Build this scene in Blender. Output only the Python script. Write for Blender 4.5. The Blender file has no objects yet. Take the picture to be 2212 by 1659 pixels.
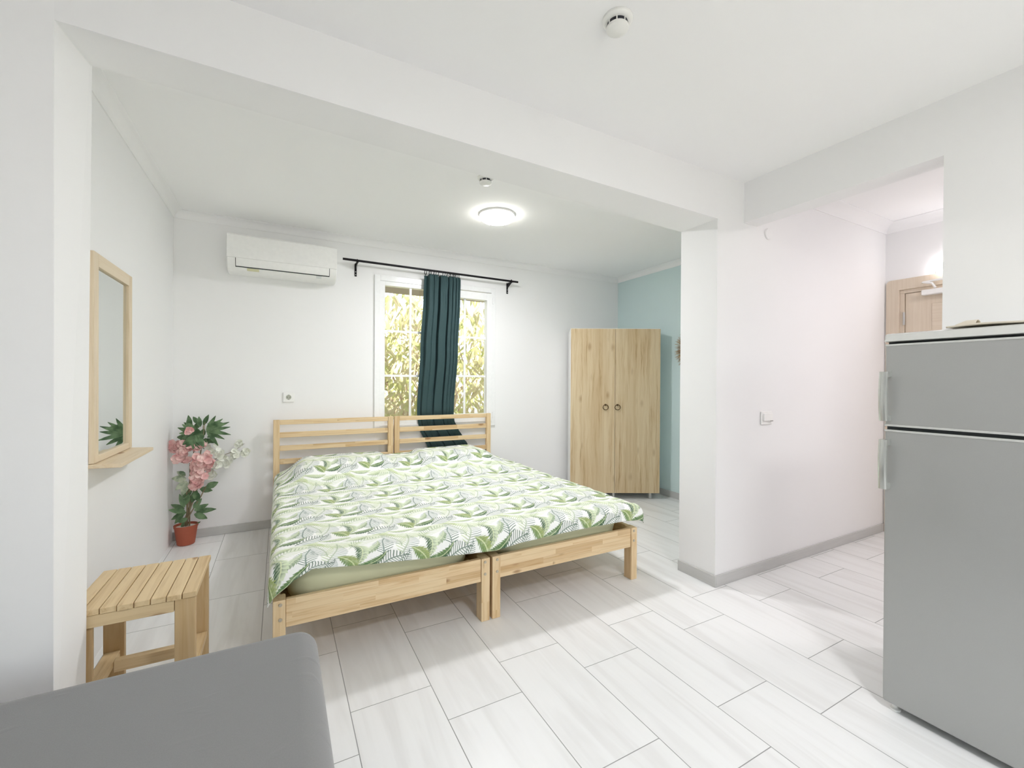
import bpy, math, random
from mathutils import Vector, Matrix, noise
random.seed(7)
PI = math.pi
sc = bpy.context.scene
COL = sc.collection

# ------------------------------------------------------------------ camera
cd = bpy.data.cameras.new('camera'); cam = bpy.data.objects.new('camera', cd); COL.objects.link(cam)
cd.sensor_width = 36.0; cd.sensor_fit = 'HORIZONTAL'; cd.lens = 36.0 * 934.2 / 2212.0
cd.clip_start = 0.02; cd.clip_end = 200
yaw, pitch, roll = (math.radians(a) for a in (28.246, -0.252, 0.3265))
fw = Vector((math.sin(yaw)*math.cos(pitch), math.cos(yaw)*math.cos(pitch), math.sin(pitch)))
rt = Vector((math.cos(yaw), -math.sin(yaw), 0)); up = rt.cross(fw)
r2 = rt*math.cos(roll) + up*math.sin(roll); u2 = -rt*math.sin(roll) + up*math.cos(roll)
M = Matrix((r2, u2, -fw)).transposed().to_4x4(); M.translation = Vector((0, 0, 1.2))
cam.matrix_world = M
sc.camera = cam

# ------------------------------------------------------------------ view, world, sun
sc.view_settings.view_transform = 'Standard'; sc.view_settings.look = 'None'
sc.view_settings.exposure = 0.24; sc.view_settings.gamma = 1.0; sc.view_settings.use_curve_mapping = False
W = bpy.data.worlds.new('world'); sc.world = W; W.use_nodes = True
wn = W.node_tree; wn.nodes.clear()
wo = wn.nodes.new('ShaderNodeOutputWorld'); wb = wn.nodes.new('ShaderNodeBackground'); ws = wn.nodes.new('ShaderNodeTexSky')
ws.sky_type = 'NISHITA'; ws.sun_disc = False; ws.sun_elevation = math.radians(52); ws.sun_rotation = math.radians(120)
wb.inputs['Strength'].default_value = 0.62
wh = wn.nodes.new('ShaderNodeHueSaturation'); wh.inputs['Saturation'].default_value = 0.35
wn.links.new(ws.outputs[0], wh.inputs['Color']); wn.links.new(wh.outputs[0], wb.inputs[0]); wn.links.new(wb.outputs[0], wo.inputs[0])
sd = bpy.data.lights.new('sun', 'SUN'); sun = bpy.data.objects.new('sun', sd); COL.objects.link(sun)
sd.energy = 13.5; sd.color = (1, .95, .84); sd.angle = math.radians(0.6)
sun.rotation_euler = Vector((0.45, 0.55, -0.95)).to_track_quat('-Z', 'Y').to_euler()
LAMP_BED, ADDED_LAMP_MAIN, ADDED_LAMP_HALL, LAMP_WALL = 168.0, 112.0, 94.0, 14.0
try:
    sc.cycles.max_bounces = 10; sc.cycles.diffuse_bounces = 8; sc.cycles.glossy_bounces = 4
    sc.cycles.sample_clamp_indirect = 6.0; sc.cycles.use_denoising = True
except Exception: pass

# ------------------------------------------------------------------ colour helpers
def lin(c):
    return tuple(((v/255.0)/12.92 if v/255.0 <= .04045 else ((v/255.0+.055)/1.055)**2.4) for v in c)

# ------------------------------------------------------------------ node expression helper
class NT:
    def __init__(s, name):
        s.m = bpy.data.materials.new(name); s.m.use_nodes = True
        s.t = s.m.node_tree; s.t.nodes.clear()
        s.out = s.t.nodes.new('ShaderNodeOutputMaterial')
        s.b = s.t.nodes.new('ShaderNodeBsdfPrincipled')
        s.t.links.new(s.b.outputs[0], s.out.inputs[0])
    def node(s, k): return s.t.nodes.new(k)
    def put(s, sock, v):
        if isinstance(v, V): s.t.links.new(v.s, sock)
        elif isinstance(v, bpy.types.NodeSocket): s.t.links.new(v, sock)
        elif isinstance(v, tuple) and len(v) == 3 and sock.type == 'RGBA': sock.default_value = (*v, 1)
        else: sock.default_value = v
    def math(s, op, *a):
        n = s.node('ShaderNodeMath'); n.operation = op
        for i, x in enumerate(a): s.put(n.inputs[i], x)
        return V(s, n.outputs[0])
    def coord(s, kind='Object'):
        n = s.node('ShaderNodeTexCoord'); p = s.node('ShaderNodeSeparateXYZ')
        s.t.links.new(n.outputs[kind], p.inputs[0])
        return [V(s, p.outputs[i]) for i in range(3)]
    def geopos(s):
        n = s.node('ShaderNodeNewGeometry'); p = s.node('ShaderNodeSeparateXYZ')
        s.t.links.new(n.outputs['Position'], p.inputs[0])
        return [V(s, p.outputs[i]) for i in range(3)]
    def vec(s, x, y, z):
        n = s.node('ShaderNodeCombineXYZ')
        for i, v in enumerate((x, y, z)): s.put(n.inputs[i], v)
        return n.outputs[0]
    def noise(s, vec, scale=1.0, detail=2.0, rough=.5, dist=0.0):
        n = s.node('ShaderNodeTexNoise'); s.t.links.new(vec, n.inputs['Vector'])
        n.inputs['Scale'].default_value = scale; n.inputs['Detail'].default_value = detail
        n.inputs['Roughness'].default_value = rough; n.inputs['Distortion'].default_value = dist
        return V(s, n.outputs[0])
    def white(s, vec):
        n = s.node('ShaderNodeTexWhiteNoise'); n.noise_dimensions = '3D'; s.t.links.new(vec, n.inputs['Vector'])
        return V(s, n.outputs[0])
    def smooth(s, x, a, b, c=0.0, d=1.0):
        n = s.node('ShaderNodeMapRange'); n.interpolation_type = 'SMOOTHSTEP'
        s.put(n.inputs[0], x); n.inputs[1].default_value = a; n.inputs[2].default_value = b
        n.inputs[3].default_value = c; n.inputs[4].default_value = d
        return V(s, n.outputs[0])
    def mix(s, f, a, b):
        n = s.node('ShaderNodeMix'); n.data_type = 'RGBA'
        s.put(n.inputs[0], f); s.put(n.inputs[6], a); s.put(n.inputs[7], b)
        return n.outputs[2]
    def bump(s, h, strength=.2, dist=.01):
        n = s.node('ShaderNodeBump'); n.inputs['Strength'].default_value = strength; n.inputs['Distance'].default_value = dist
        s.put(n.inputs['Height'], h); s.t.links.new(n.outputs[0], s.b.inputs['Normal'])
    def set(s, col=None, rough=None, metal=None, spec=None, **k):
        if col is not None: s.put(s.b.inputs['Base Color'], col)
        if rough is not None: s.put(s.b.inputs['Roughness'], rough)
        if metal is not None: s.put(s.b.inputs['Metallic'], metal)
        if spec is not None: s.put(s.b.inputs['Specular IOR Level'], spec)
        for kk, v in k.items(): s.put(s.b.inputs[kk.replace('_', ' ')], v)
        return s.m
class V:
    def __init__(v, t, s): v.t = t; v.s = s
    def __add__(a, b): return a.t.math('ADD', a, b)
    __radd__ = __add__
    def __sub__(a, b): return a.t.math('SUBTRACT', a, b)
    def __rsub__(a, b): return a.t.math('SUBTRACT', b, a)
    def __mul__(a, b): return a.t.math('MULTIPLY', a, b)
    __rmul__ = __mul__
    def __truediv__(a, b): return a.t.math('DIVIDE', a, b)
    def __neg__(a): return a.t.math('MULTIPLY', a, -1.0)
    def abs(a): return a.t.math('ABSOLUTE', a)
    def floor(a): return a.t.math('FLOOR', a)
    def fract(a): return a.t.math('FRACT', a)
    def sin(a): return a.t.math('SINE', a)
    def wrap(a): return a.t.math('WRAP', a, 0.5, -0.5)
    def lt(a, b): return a.t.math('LESS_THAN', a, b)
    def gt(a, b): return a.t.math('GREATER_THAN', a, b)
    def max(a, b): return a.t.math('MAXIMUM', a, b)
    def min(a, b): return a.t.math('MINIMUM', a, b)
    def mod(a, b): return a.t.math('FLOORED_MODULO', a, b)

# ------------------------------------------------------------------ materials
def plaster(name, rgb, rough=.75, bump=.12):
    t = NT(name); x, y, z = t.geopos()
    v = t.vec(x, y, z)
    n1 = t.noise(v, 1.3, 3); n2 = t.noise(v, 60, 3)
    c = lin(rgb)
    t.bump(n1*.4 + n2*.3, bump, .004)
    return t.set(t.mix(n1, tuple(a*.985 for a in c), tuple(min(1, a*1.01) for a in c)), rough, spec=.25)
def flat(name, rgb, rough=.5, metal=0.0, spec=.5, nscale=40, namp=.04, bump=0.0, **k):
    t = NT(name); x, y, z = t.coord(); v = t.vec(x, y, z)
    n = t.noise(v, nscale, 2); c = lin(rgb)
    if bump: t.bump(n, bump, .002)
    return t.set(t.mix(n, tuple(a*(1-namp) for a in c), tuple(min(1, a*(1+namp)) for a in c)), rough, metal, spec, **k)

M_WALL = plaster('white_wall_paint', (243, 243, 243))
M_WALLR = plaster('white_room_wall_paint', (241, 241, 241))
M_CEIL = plaster('ceiling_paint', (246, 246, 246), .85, .05)
M_TEAL = plaster('sage_teal_paint', (212, 230, 230))
M_CROWN = plaster('moulding_paint', (244, 244, 244), .6, .03)
M_UPVC = flat('white_upvc', (244, 245, 245), .25)
M_WPLAS = flat('white_plastic', (242, 242, 240), .28)
M_WPLAS2 = flat('white_device_plastic', (236, 236, 232), .35)
M_DARK = flat('dark_gap', (38, 44, 46), .6)
M_BLACK = flat('black_metal', (26, 24, 28), .38, .5)
M_STEEL = flat('brushed_steel', (200, 200, 198), .3, .9)
M_SKIRT = None
def mk_floor():
    t = NT('white_wood_look_tile'); x, y, z = t.geopos()
    u = (x - 0.229)/0.3012
    k = u.floor(); fu = u - k
    par = k.mod(2.0)
    v = (y - 1.648 + par*0.198)/0.604
    j = v.floor(); fv = v - j
    du = fu.min(1.0 - fu)*0.3012; dv = fv.min(1.0 - fv)*0.604
    d = du.min(dv)
    g = t.smooth(d, 0.0009, 0.0019, 1.0, 0.0)
    rnd = t.white(t.vec(k, j, 0.5)); rnd2 = t.white(t.vec(k, j, 3.5))
    s1 = t.noise(t.vec(x*14.0 + rnd*40.0, y*1.3 + rnd2*30.0, rnd*9.0), 1.0, 3, .55, .6)
    s2 = t.noise(t.vec(x*60.0 + rnd*90.0, y*2.2, rnd2*7.0), 1.0, 2, .5, .3)
    f = t.smooth(s1, .42, .72)*.75 + s2*.25
    c = t.mix(f, lin((240, 241, 241)), lin((226, 226, 225)))
    c = t.mix(rnd*.3, c, lin((232, 232, 231)))
    c = t.mix(g, c, lin((150, 152, 150)))
    t.bump(g*-1.0, .5, .0015)
    return t.set(c, t.mix(g, (.34,)*3, (.8,)*3), spec=.4)
M_FLOOR = mk_floor()
def mk_skirt():
    t = NT('grey_skirting_tile'); x, y, z = t.geopos()
    n = t.noise(t.vec(x*2.0, y*2.0, z*30.0), 1.5, 3, .6, .5)
    return t.set(t.mix(n, lin((186, 186, 184)), lin((206, 206, 204))), .4)
M_SKIRT = mk_skirt()

def pine(name, axis, lamella=True, base=(214, 183, 139), dark=(184, 145, 97), light=(226, 202, 162), lam=(.031, .33)):
    """pine: grain along axis 0/1/2, finger-jointed blocks"""
    t = NT(name); c = t.coord()
    a = c[axis]; o = [c[i] for i in range(3) if i != axis]
    oi = t.node('ShaderNodeObjectInfo'); rnd = V(t, oi.outputs['Random'])
    if lamella:
        r = (o[1]/lam[0] + rnd*3.0); row = r.floor()
        off = t.white(t.vec(row, rnd, 2.0)); bl = (a/lam[1] + off).floor()
        tint = t.white(t.vec(row, bl, rnd*5.0))
        joint = t.smooth((r - row).min(1.0 - (r - row)), 0.0, .04, .35, 0.0)
    else:
        row = rnd*7.0; bl = rnd; tint = t.white(t.vec(rnd, rnd*2.0, rnd*3.0)); joint = None
    g1 = t.noise(t.vec(a*2.2 + tint*9.0, o[0]*42.0 + tint*13.0, o[1]*42.0 + rnd*20.0), 1.0, 3, .55, 1.1)
    g2 = t.noise(t.vec(a*7.0, o[0]*180.0, o[1]*180.0 + tint*30.0), 1.0, 2, .5, .4)
    kn = t.node('ShaderNodeTexVoronoi'); kn.feature = 'F1'
    t.t.links.new(t.vec(a*3.2 + tint*7.0, o[0]*9.0, o[1]*9.0 + rnd*11.0), kn.inputs['Vector']); kn.inputs['Scale'].default_value = 1.0
    knot = t.smooth(V(t, kn.outputs['Distance']), .05, .13, 1.0, 0.0)
    col = t.mix(t.smooth(g1, .38, .72), lin(light), lin(base))
    col = t.mix(t.smooth(g1*.6 + g2*.4, .52, .72, 0.0, .55), col, lin(dark))
    col = t.mix(t.smooth(tint, .55, 1.0, 0.0, .55 if lamella else .25), col, lin(dark))
    col = t.mix(t.smooth(tint, .0, .4, .45, 0.0), col, lin(light))
    col = t.mix(knot*.75, col, lin((140, 98, 60)))
    if joint is not None: col = t.mix(joint, col, lin((150, 112, 72)))
    t.bump(g2*.5 + g1*.5, .12, .0015)
    return t.set(col, .48, spec=.35)
P_X, P_Y, P_Z = pine('pine_along_x', 0), pine('pine_along_y', 1), pine('pine_along_z', 2)
S_B, S_D, S_L = (208, 182, 140), (178, 142, 96), (222, 199, 158)
T_X = pine('stool_wood_x', 0, False, S_B, S_D, S_L); T_Y = pine('stool_wood_y', 1, False, S_B, S_D, S_L); T_Z = pine('stool_wood_z', 2, False, (196, 164, 118), S_D, S_B)
MIR = pine('mirror_wood', 2, False, (222, 203, 172), (203, 178, 140), (230, 214, 188)); MIRY = pine('mirror_wood_y', 1, False, (222, 203, 172), (203, 178, 140), (230, 214, 188))
def mk_oak():
    t = NT('oak_laminate'); x, y, z = t.coord()
    bd = (x/.115).floor(); rb = t.white(t.vec(bd, 1.0, 0.0))
    zz = z*1.4 + rb*11.0
    n0 = t.noise(t.vec(x*7.0, z*5.0, rb*5.0), 1.0, 2)
    g1 = t.noise(t.vec(x*32.0 + (n0 - .5)*1.1, zz, rb*9.0), 1.0, 4, .62, .35)
    g2 = t.noise(t.vec(x*120.0, z*3.0, 0.0), 1.0, 2)
    kn = t.node('ShaderNodeTexVoronoi'); t.t.links.new(t.vec(x*7.0, z*3.4 + rb*6.0, 0.0), kn.inputs['Vector']); kn.inputs['Scale'].default_value = 1.0
    kn.inputs['Randomness'].default_value = 1.0
    kd = V(t, kn.outputs['Distance'])
    knot = t.smooth(kd + (g1 - .5)*.35, .02, .20, 1.0, 0.0)
    col = t.mix(t.smooth(g1, .35, .7), lin((220, 202, 168)), lin((203, 178, 139)))
    col = t.mix(t.smooth(rb, .3, 1.0, 0.0, .30), col, lin((190, 162, 120)))
    col = t.mix(t.smooth(g1*.75 + g2*.25, .56, .70, 0.0, .8), col, lin((160, 128, 88)))
    col = t.mix(knot*.6, col, lin((160, 124, 84)))
    t.bump(g2, .08, .001)
    return t.set(col, .42, spec=.35)
M_OAK = mk_oak()
def mk_doorwood(name, ax):
    t = NT(name); c = t.geopos()
    a = c[ax]; o = c[1 if ax == 2 else 2]
    g = t.noise(t.vec(a*2.5, o*60.0, 0.0), 1.0, 3, .55, .6)
    return t.set(t.mix(g, lin((224, 212, 195)), lin((204, 187, 164))), .45)
M_DOORV, M_DOORH = mk_doorwood('door_wood_vertical', 2), mk_doorwood('door_wood_horizontal', 1)
M_SHEET = flat('pale_green_sheet', (206, 206, 172), .9, nscale=9, namp=.03, bump=.25)
def mk_curtain():
    t = NT('dark_teal_curtain'); x, y, z = t.coord(); n = t.noise(t.vec(x*300.0, y*300.0, z*300.0), 1.0, 2)
    t.bump(n, .15, .001)
    return t.set(t.mix(n, lin((44, 66, 68)), lin((56, 80, 82))), .7, spec=.3)
M_CURT = mk_curtain()
def mk_sofa():
    t = NT('grey_woven_upholstery'); x, y, z = t.coord(); n = t.noise(t.vec(x, y, z), 420, 2)
    n2 = t.noise(t.vec(x, y, z), 2.2, 2); n3 = t.noise(t.vec(x*1.0, y*2.6, z), 5.0, 2, .5, 1.2)
    t.bump(n*.12 + t.smooth(n3, .6, .75)*.5, .25, .006)
    c = t.mix(n, lin((126, 126, 127)), lin((141, 141, 142)))
    return t.set(t.mix(n2*.5, c, lin((132, 131, 130))), .95, spec=.15, Sheen_Weight=.25)
M_SOFA = mk_sofa()
M_MIRROR = flat('mirror_glass', (228, 232, 230), .015, 1.0, namp=.0)
M_FRIDGE = flat('silver_grey_fridge_enamel', (172, 173, 171), .33, .35, nscale=300, namp=.03)
M_FTRIM = flat('light_silver_trim', (214, 215, 212), .25, .4)
M_FHAND = flat('satin_chrome_handle', (206, 208, 204), .22, .75)
M_POT = flat('terracotta_pot', (166, 86, 62), .6)
M_PEBB = flat('white_pebbles', (228, 224, 214), .8, bump=.8, nscale=120, namp=.1)
M_STEM = flat('pale_brown_stem', (140, 126, 98), .7)
def leafmat(name, a, b, rough=.5, tr=.0):
    t = NT(name); x, y, z = t.coord(); n = t.noise(t.vec(x, y, z), 22, 2)
    return t.set(t.mix(t.smooth(n, .3, .7), lin(a), lin(b)), rough, spec=.3, Subsurface_Weight=tr)
M_LEAF = leafmat('silk_leaf_green', (64, 92, 60), (112, 138, 100))
M_LEAFE = leafmat('variegated_leaf', (92, 116, 88), (196, 204, 180))
M_PINK = leafmat('pink_petals', (228, 176, 174), (243, 214, 208), .8)
M_PINKD = leafmat('deep_pink_petals', (205, 120, 128), (224, 150, 152), .8)
M_WPET = leafmat('white_petals', (226, 228, 214), (244, 245, 238), .8)
M_RAFF = leafmat('dry_raffia', (150, 122, 88), (186, 160, 122), .9)
M_LABEL = flat('yellow_green_sticker', (216, 213, 176), .4)
M_MAT = flat('beige_fabric_mat', (208, 200, 184), .85, bump=.3, nscale=200)
M_MATU = flat('brown_mat_underside', (128, 104, 88), .9)
def emis(name, rgb, strength):
    t = NT(name); n = t.node('ShaderNodeEmission'); n.inputs[0].default_value = (*rgb, 1); n.inputs[1].default_value = strength
    t.t.links.new(n.outputs[0], t.out.inputs[0]); t.t.nodes.remove(t.b); return t.m
M_EBED = emis('lit_diffuser_bedroom', (.975, .965, 1), LAMP_BED)
M_EMAIN = emis('added_diffuser_main', (.99, .972, .985), ADDED_LAMP_MAIN)
M_EHALL = emis('added_diffuser_hall', (1, .93, .96), ADDED_LAMP_HALL)
M_RIM = emis('lamp_rim_glow', (1, .97, .9), 20.0)
M_EWALL = emis('lit_wall_lamp', (1, .95, .97), LAMP_WALL)
def mk_glass():
    t = NT('window_glass'); tr = t.node('ShaderNodeBsdfTransparent'); gl = t.node('ShaderNodeBsdfGlossy'); mx = t.node('ShaderNodeMixShader')
    tr.inputs[0].default_value = (.96, .98, .97, 1); gl.inputs['Roughness'].default_value = .02
    fr = t.node('ShaderNodeFresnel'); fr.inputs[0].default_value = 1.45
    t.t.links.new(fr.outputs[0], mx.inputs[0]); t.t.links.new(tr.outputs[0], mx.inputs[1]); t.t.links.new(gl.outputs[0], mx.inputs[2])
    t.t.links.new(mx.outputs[0], t.out.inputs[0]); t.t.nodes.remove(t.b); return t.m
M_GLASS = mk_glass()

def mk_duvet():
    """white cotton printed with green banana leaves and dark fronds, repeating every 30 cm"""
    t = NT('palm_leaf_print_cotton')
    n = t.node('ShaderNodeUVMap'); n.uv_map = 'UVMap'; p = t.node('ShaderNodeSeparateXYZ'); t.t.links.new(n.outputs[0], p.inputs[0])
    U, Vv = V(t, p.outputs[0]), V(t, p.outputs[1])
    base = t.vec(U, Vv, 0.0)
    w1 = t.noise(base, 9.0, 2); w2 = t.noise(t.vec(Vv, U, 4.0), 9.0, 2)
    S = 0.315
    u = U/S + (w1 - .5)*.05; v = Vv/S + (w2 - .5)*.05
    wet = t.noise(base, 45.0, 3)
    col = t.mix(t.smooth(wet, .3, .7, 0.0, .25), lin((250, 250, 248)), lin((238, 243, 230)))
    DG, MG, YG, LG, PG, TG = (66, 98, 72), (120, 148, 98), (166, 180, 118), (196, 212, 160), (218, 230, 198), (98, 126, 112)
    def leaf(cx, cy, ang, L, Wd, bend, kind, c1, c2, alpha=1.0, nr=14.0):
        nonlocal col
        a = math.radians(ang); ca, sa = math.cos(a), math.sin(a)
        dx = (u - cx).wrap(); dy = (v - cy).wrap()
        x = dx*(ca/L) + dy*(sa/L); y = dx*(-sa/Wd) + dy*(ca/Wd)
        x2 = x*x; y = y - bend*(x2*4.0 - .5)
        tt = x + .5; ay = y.abs()
        env = (1.0 - x2*4.0).max(0.0)
        if kind == 'banana':
            wdt = env*(1.0 - x*.7)*.62
            rib = (tt*nr + ay*1.6 + wet*1.5 + w1*2.0).fract()
            edge = wdt*(1.0 - rib*.38)
            mask = t.smooth(ay - edge, -.06, .03, 1.0, 0.0)
            tone = t.smooth(y + (rib - .5)*.5, -.45, .45)
            c = t.mix(tone, lin(c1), lin(c2))
            c = t.mix(t.smooth(ay, .02, .07, .8, 0.0), c, lin((226, 234, 190)))
            c = t.mix(t.smooth(rib, .7, 1.0, 0.0, .4), c, lin(c1)); c = t.mix(t.smooth(wet, .45, .75, 0.0, .35), c, lin((236, 240, 220)))
        else:
            wdt = env*(1.0 - x*.5)*.8
            rib = (tt*nr - ay*2.6 + w1*1.5).fract()
            m1 = t.smooth(ay - wdt, -.08, 0.0, 1.0, 0.0)*t.smooth(rib, .56, .70)
            m2 = t.smooth(ay, .02, .07, 1.0, 0.0)*t.smooth(env, 0.0, .05)
            mask = m1.max(m2)
            c = t.mix(t.smooth(y, -.4, .4), lin(c1), lin(c2))
        col = t.mix(mask*alpha, col, c)
    # pale washes first, strong motifs last
    leaf(.18, .72, 155, .72, .20, -.5, 'banana', PG, LG, .6, 11)
    leaf(.66, .88, 12, .72, .20, .6, 'banana', PG, LG, .6, 11)
    leaf(.58, .66, 28, .70, .17, -.6, 'fern', LG, MG, .55, 15)
    leaf(.10, .44, 70, .56, .22, .25, 'fern', TG, LG, .7, 14)
    leaf(.93, .62, 112, .60, .20, .3, 'fern', LG, TG, .7, 14)
    leaf(.78, .46, 82, .52, .20, -.2, 'fern', TG, TG, .85, 13)
    leaf(.86, .10, 24, .50, .22, -.25, 'fern', TG, DG, .8, 12)
    leaf(.60, .42, 52, .50, .12, .7, 'banana', MG, PG, .8, 13)
    leaf(.39, .36, 97, .62, .17, .9, 'banana', PG, DG, 1.0, 14)
    leaf(.27, .16, 128, .38, .20, .3, 'banana', YG, MG, 1.0, 9)
    leaf(.60, .14, 27, .48, .13, .6, 'banana', DG, MG, 1.0, 12)
    leaf(.15, .93, 172, .50, .11, -.6, 'banana', LG, MG, .8, 13)
    leaf(.46, .82, 20, .40, .09, .8, 'banana', MG, LG, .7, 12)
    leaf(.05, .12, 60, .30, .10, .4, 'fern', TG, DG, .8, 9)
    leaf(.88, .84, 145, .36, .10, .5, 'banana', LG, YG, .7, 10)
    wr = t.noise(t.vec(U*5.0, Vv*34.0, 0.0), 1.0, 3, .5, .8); wr2 = t.noise(base, 16.0, 3)
    t.bump(wr*.6 + wr2*.6, .5, .012)
    return t.set(col, .9, spec=.2, Sheen_Weight=.15)
M_DUVET = mk_duvet()

# ------------------------------------------------------------------ mesh building
class MB:
    def __init__(s): s.v = []; s.f = []; s.uv = None
    def box(s, x0, x1, y0, y1, z0, z1):
        n = len(s.v)
        s.v += [(x0,y0,z0),(x1,y0,z0),(x1,y1,z0),(x0,y1,z0),(x0,y0,z1),(x1,y0,z1),(x1,y1,z1),(x0,y1,z1)]
        s.f += [tuple(n+i for i in q) for q in ((0,3,2,1),(4,5,6,7),(0,1,5,4),(1,2,6,5),(2,3,7,6),(3,0,4,7))]
        return s
    def hexa(s, pts):
        n = len(s.v); s.v += [tuple(p) for p in pts]
        s.f += [tuple(n+i for i in q) for q in ((0,3,2,1),(4,5,6,7),(0,1,5,4),(1,2,6,5),(2,3,7,6),(3,0,4,7))]
        return s
    def prism(s, poly, axis, a, b):
        """poly: 2D points in the plane of the other two axes, extruded a..b along axis"""
        n = len(s.v); k = len(poly)
        for h in (a, b):
            for p in poly:
                q = list(p); q.insert(axis, h); s.v.append(tuple(q))
        s.f.append(tuple(n+i for i in range(k))); s.f.append(tuple(n+k+i for i in reversed(range(k))))
        for i in range(k):
            j = (i+1) % k; s.f.append((n+i, n+k+i, n+k+j, n+j))
        return s
    def tube(s, pts, r, n=10, caps=True):
        pts = [Vector(p) for p in pts]; rs = r if isinstance(r, (list, tuple)) else [r]*len(pts)
        base = len(s.v); ref = None
        for i, p in enumerate(pts):
            d = (pts[min(i+1, len(pts)-1)] - pts[max(i-1, 0)]).normalized()
            if ref is None: ref = Vector((0, 0, 1)) if abs(d.z) < .9 else Vector((1, 0, 0))
            a = d.cross(ref).normalized(); b = a.cross(d).normalized(); ref = b
            for j in range(n):
                t = 2*PI*j/n; q = p + a*(math.cos(t)*rs[i]) + b*(math.sin(t)*rs[i]); s.v.append(tuple(q))
        for i in range(len(pts)-1):
            for j in range(n):
                k = (j+1) % n; s.f.append((base+i*n+j, base+i*n+k, base+(i+1)*n+k, base+(i+1)*n+j))
        if caps:
            s.f.append(tuple(base+j for j in reversed(range(n)))); s.f.append(tuple(base+(len(pts)-1)*n+j for j in range(n)))
        return s
    def ring(s, c, R, r, normal=(1, 0, 0), n=28, m=8, arc=1.0):
        N = Vector(normal).normalized(); a = N.orthogonal().normalized(); b = N.cross(a)
        base = len(s.v); c = Vector(c)
        for i in range(n):
            t = 2*PI*i/n; e = a*math.cos(t) + b*math.sin(t)
            for j in range(m):
                q = 2*PI*j/m; s.v.append(tuple(c + e*(R + r*math.cos(q)) + N*(r*math.sin(q))))
        for i in range(n):
            i2 = (i+1) % n
            for j in range(m):
                j2 = (j+1) % m; s.f.append((base+i*m+j, base+i2*m+j, base+i2*m+j2, base+i*m+j2))
        return s
    def lathe(s, prof, c, axis=(0, 0, 1), n=40):
        """prof: (radius, height) along axis from c"""
        N = Vector(axis).normalized(); a = N.orthogonal().normalized(); b = N.cross(a); c = Vector(c); base = len(s.v)
        for r, h in prof:
            for j in range(n):
                t = 2*PI*j/n; s.v.append(tuple(c + N*h + (a*math.cos(t) + b*math.sin(t))*max(r, 1e-5)))
        for i in range(len(prof)-1):
            for j in range(n):
                k = (j+1) % n; s.f.append((base+i*n+j, base+i*n+k, base+(i+1)*n+k, base+(i+1)*n+j))
        return s
    def grid(s, fn, nu, nv, uv=None):
        base = len(s.v)
        for j in range(nv+1):
            for i in range(nu+1): s.v.append(tuple(fn(i/nu, j/nv)))
        for j in range(nv):
            for i in range(nu):
                a = base + j*(nu+1) + i; s.f.append((a, a+1, a+nu+2, a+nu+1))
        return s
    def leaf(s, o, d, nrm, L, w, curl=.2, seg=4):
        o = Vector(o); d = Vector(d).normalized(); nrm = Vector(nrm); sd_ = d.cross(nrm)
        if sd_.length < 1e-4: sd_ = d.orthogonal()
        sd_.normalize(); nn = sd_.cross(d).normalized(); base = len(s.v)
        for i in range(seg+1):
            t = i/seg; ww = w*.5*math.sin(PI*min(1, t*.92+.05))**.8*(1 - .35*t)*1.2
            c = o + d*(L*t) - nn*(curl*L*t*t)
            s.v += [tuple(c - sd_*ww + nn*(ww*.25)), tuple(c), tuple(c + sd_*ww + nn*(ww*.25))]
        for i in range(seg):
            a = base + i*3; s.f += [(a, a+1, a+4, a+3), (a+1, a+2, a+5, a+4)]
        return s

ORG = {}
def _link(name, mb, mat, parent, org, bevel, smooth, seg, solid):
    me = bpy.data.meshes.new(name)
    me.from_pydata([(p[0]-org[0], p[1]-org[1], p[2]-org[2]) for p in mb.v], [], mb.f); me.validate(); me.update()
    o = bpy.data.objects.new(name, me); COL.objects.link(o)
    mats = mat if isinstance(mat, list) else [mat]
    for m_ in mats: me.materials.append(m_)
    if parent is None: o.location = org
    else: o.parent = parent
    for p in me.polygons: p.use_smooth = True
    if not smooth: me.set_sharp_from_angle(angle=math.radians(33))
    if solid:
        md = o.modifiers.new('solid', 'SOLIDIFY'); md.thickness = solid; md.offset = 0
    if bevel:
        md = o.modifiers.new('bevel', 'BEVEL'); md.width = bevel; md.segments = seg; md.limit_method = 'ANGLE'; md.angle_limit = math.radians(40)
        md.use_clamp_overlap = True; md.harden_normals = True
    ORG[o] = tuple(org)
    return o
def part(name, mb, mat, parent, bevel=0, smooth=False, seg=2, solid=0, local=False, label=None):
    org = (0, 0, 0) if local else ORG[parent]
    o = _link(name, mb, mat, parent, org, bevel, smooth, seg, solid)
    ORG[o] = (0, 0, 0) if local else ORG[parent]
    if label: o['label'] = label
    return o
def tag(o, label, cat, group=None, kind=None):
    o['label'] = label; o['category'] = cat
    if group: o['group'] = group
    if kind: o['kind'] = kind
    return o
def thing(name, loc, label, cat, group=None, rotz=0):
    o = bpy.data.objects.new(name, None); COL.objects.link(o); o.location = loc; o.rotation_euler = (0, 0, rotz)
    o.empty_display_size = .05; ORG[o] = tuple(loc)
    return tag(o, label, cat, group)
def solo(name, mb, mat, org, label, cat, group=None, **k):
    kind = k.pop('kind', None)
    o = _link(name, mb, mat, None, org, k.get('bevel', 0), k.get('smooth', False), k.get('seg', 2), k.get('solid', 0))
    return tag(o, label, cat, group, kind)
def struct(name, mb, mat, bevel=0, parent=None, **k):
    if parent is not None: return part(name, mb, mat, parent, bevel=bevel, **k)
    o = _link(name, mb, mat, None, (0, 0, 0), bevel, k.get('smooth', False), k.get('seg', 2), 0); o['kind'] = 'structure'; return o
def B(*a): return MB().box(*a)
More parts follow.
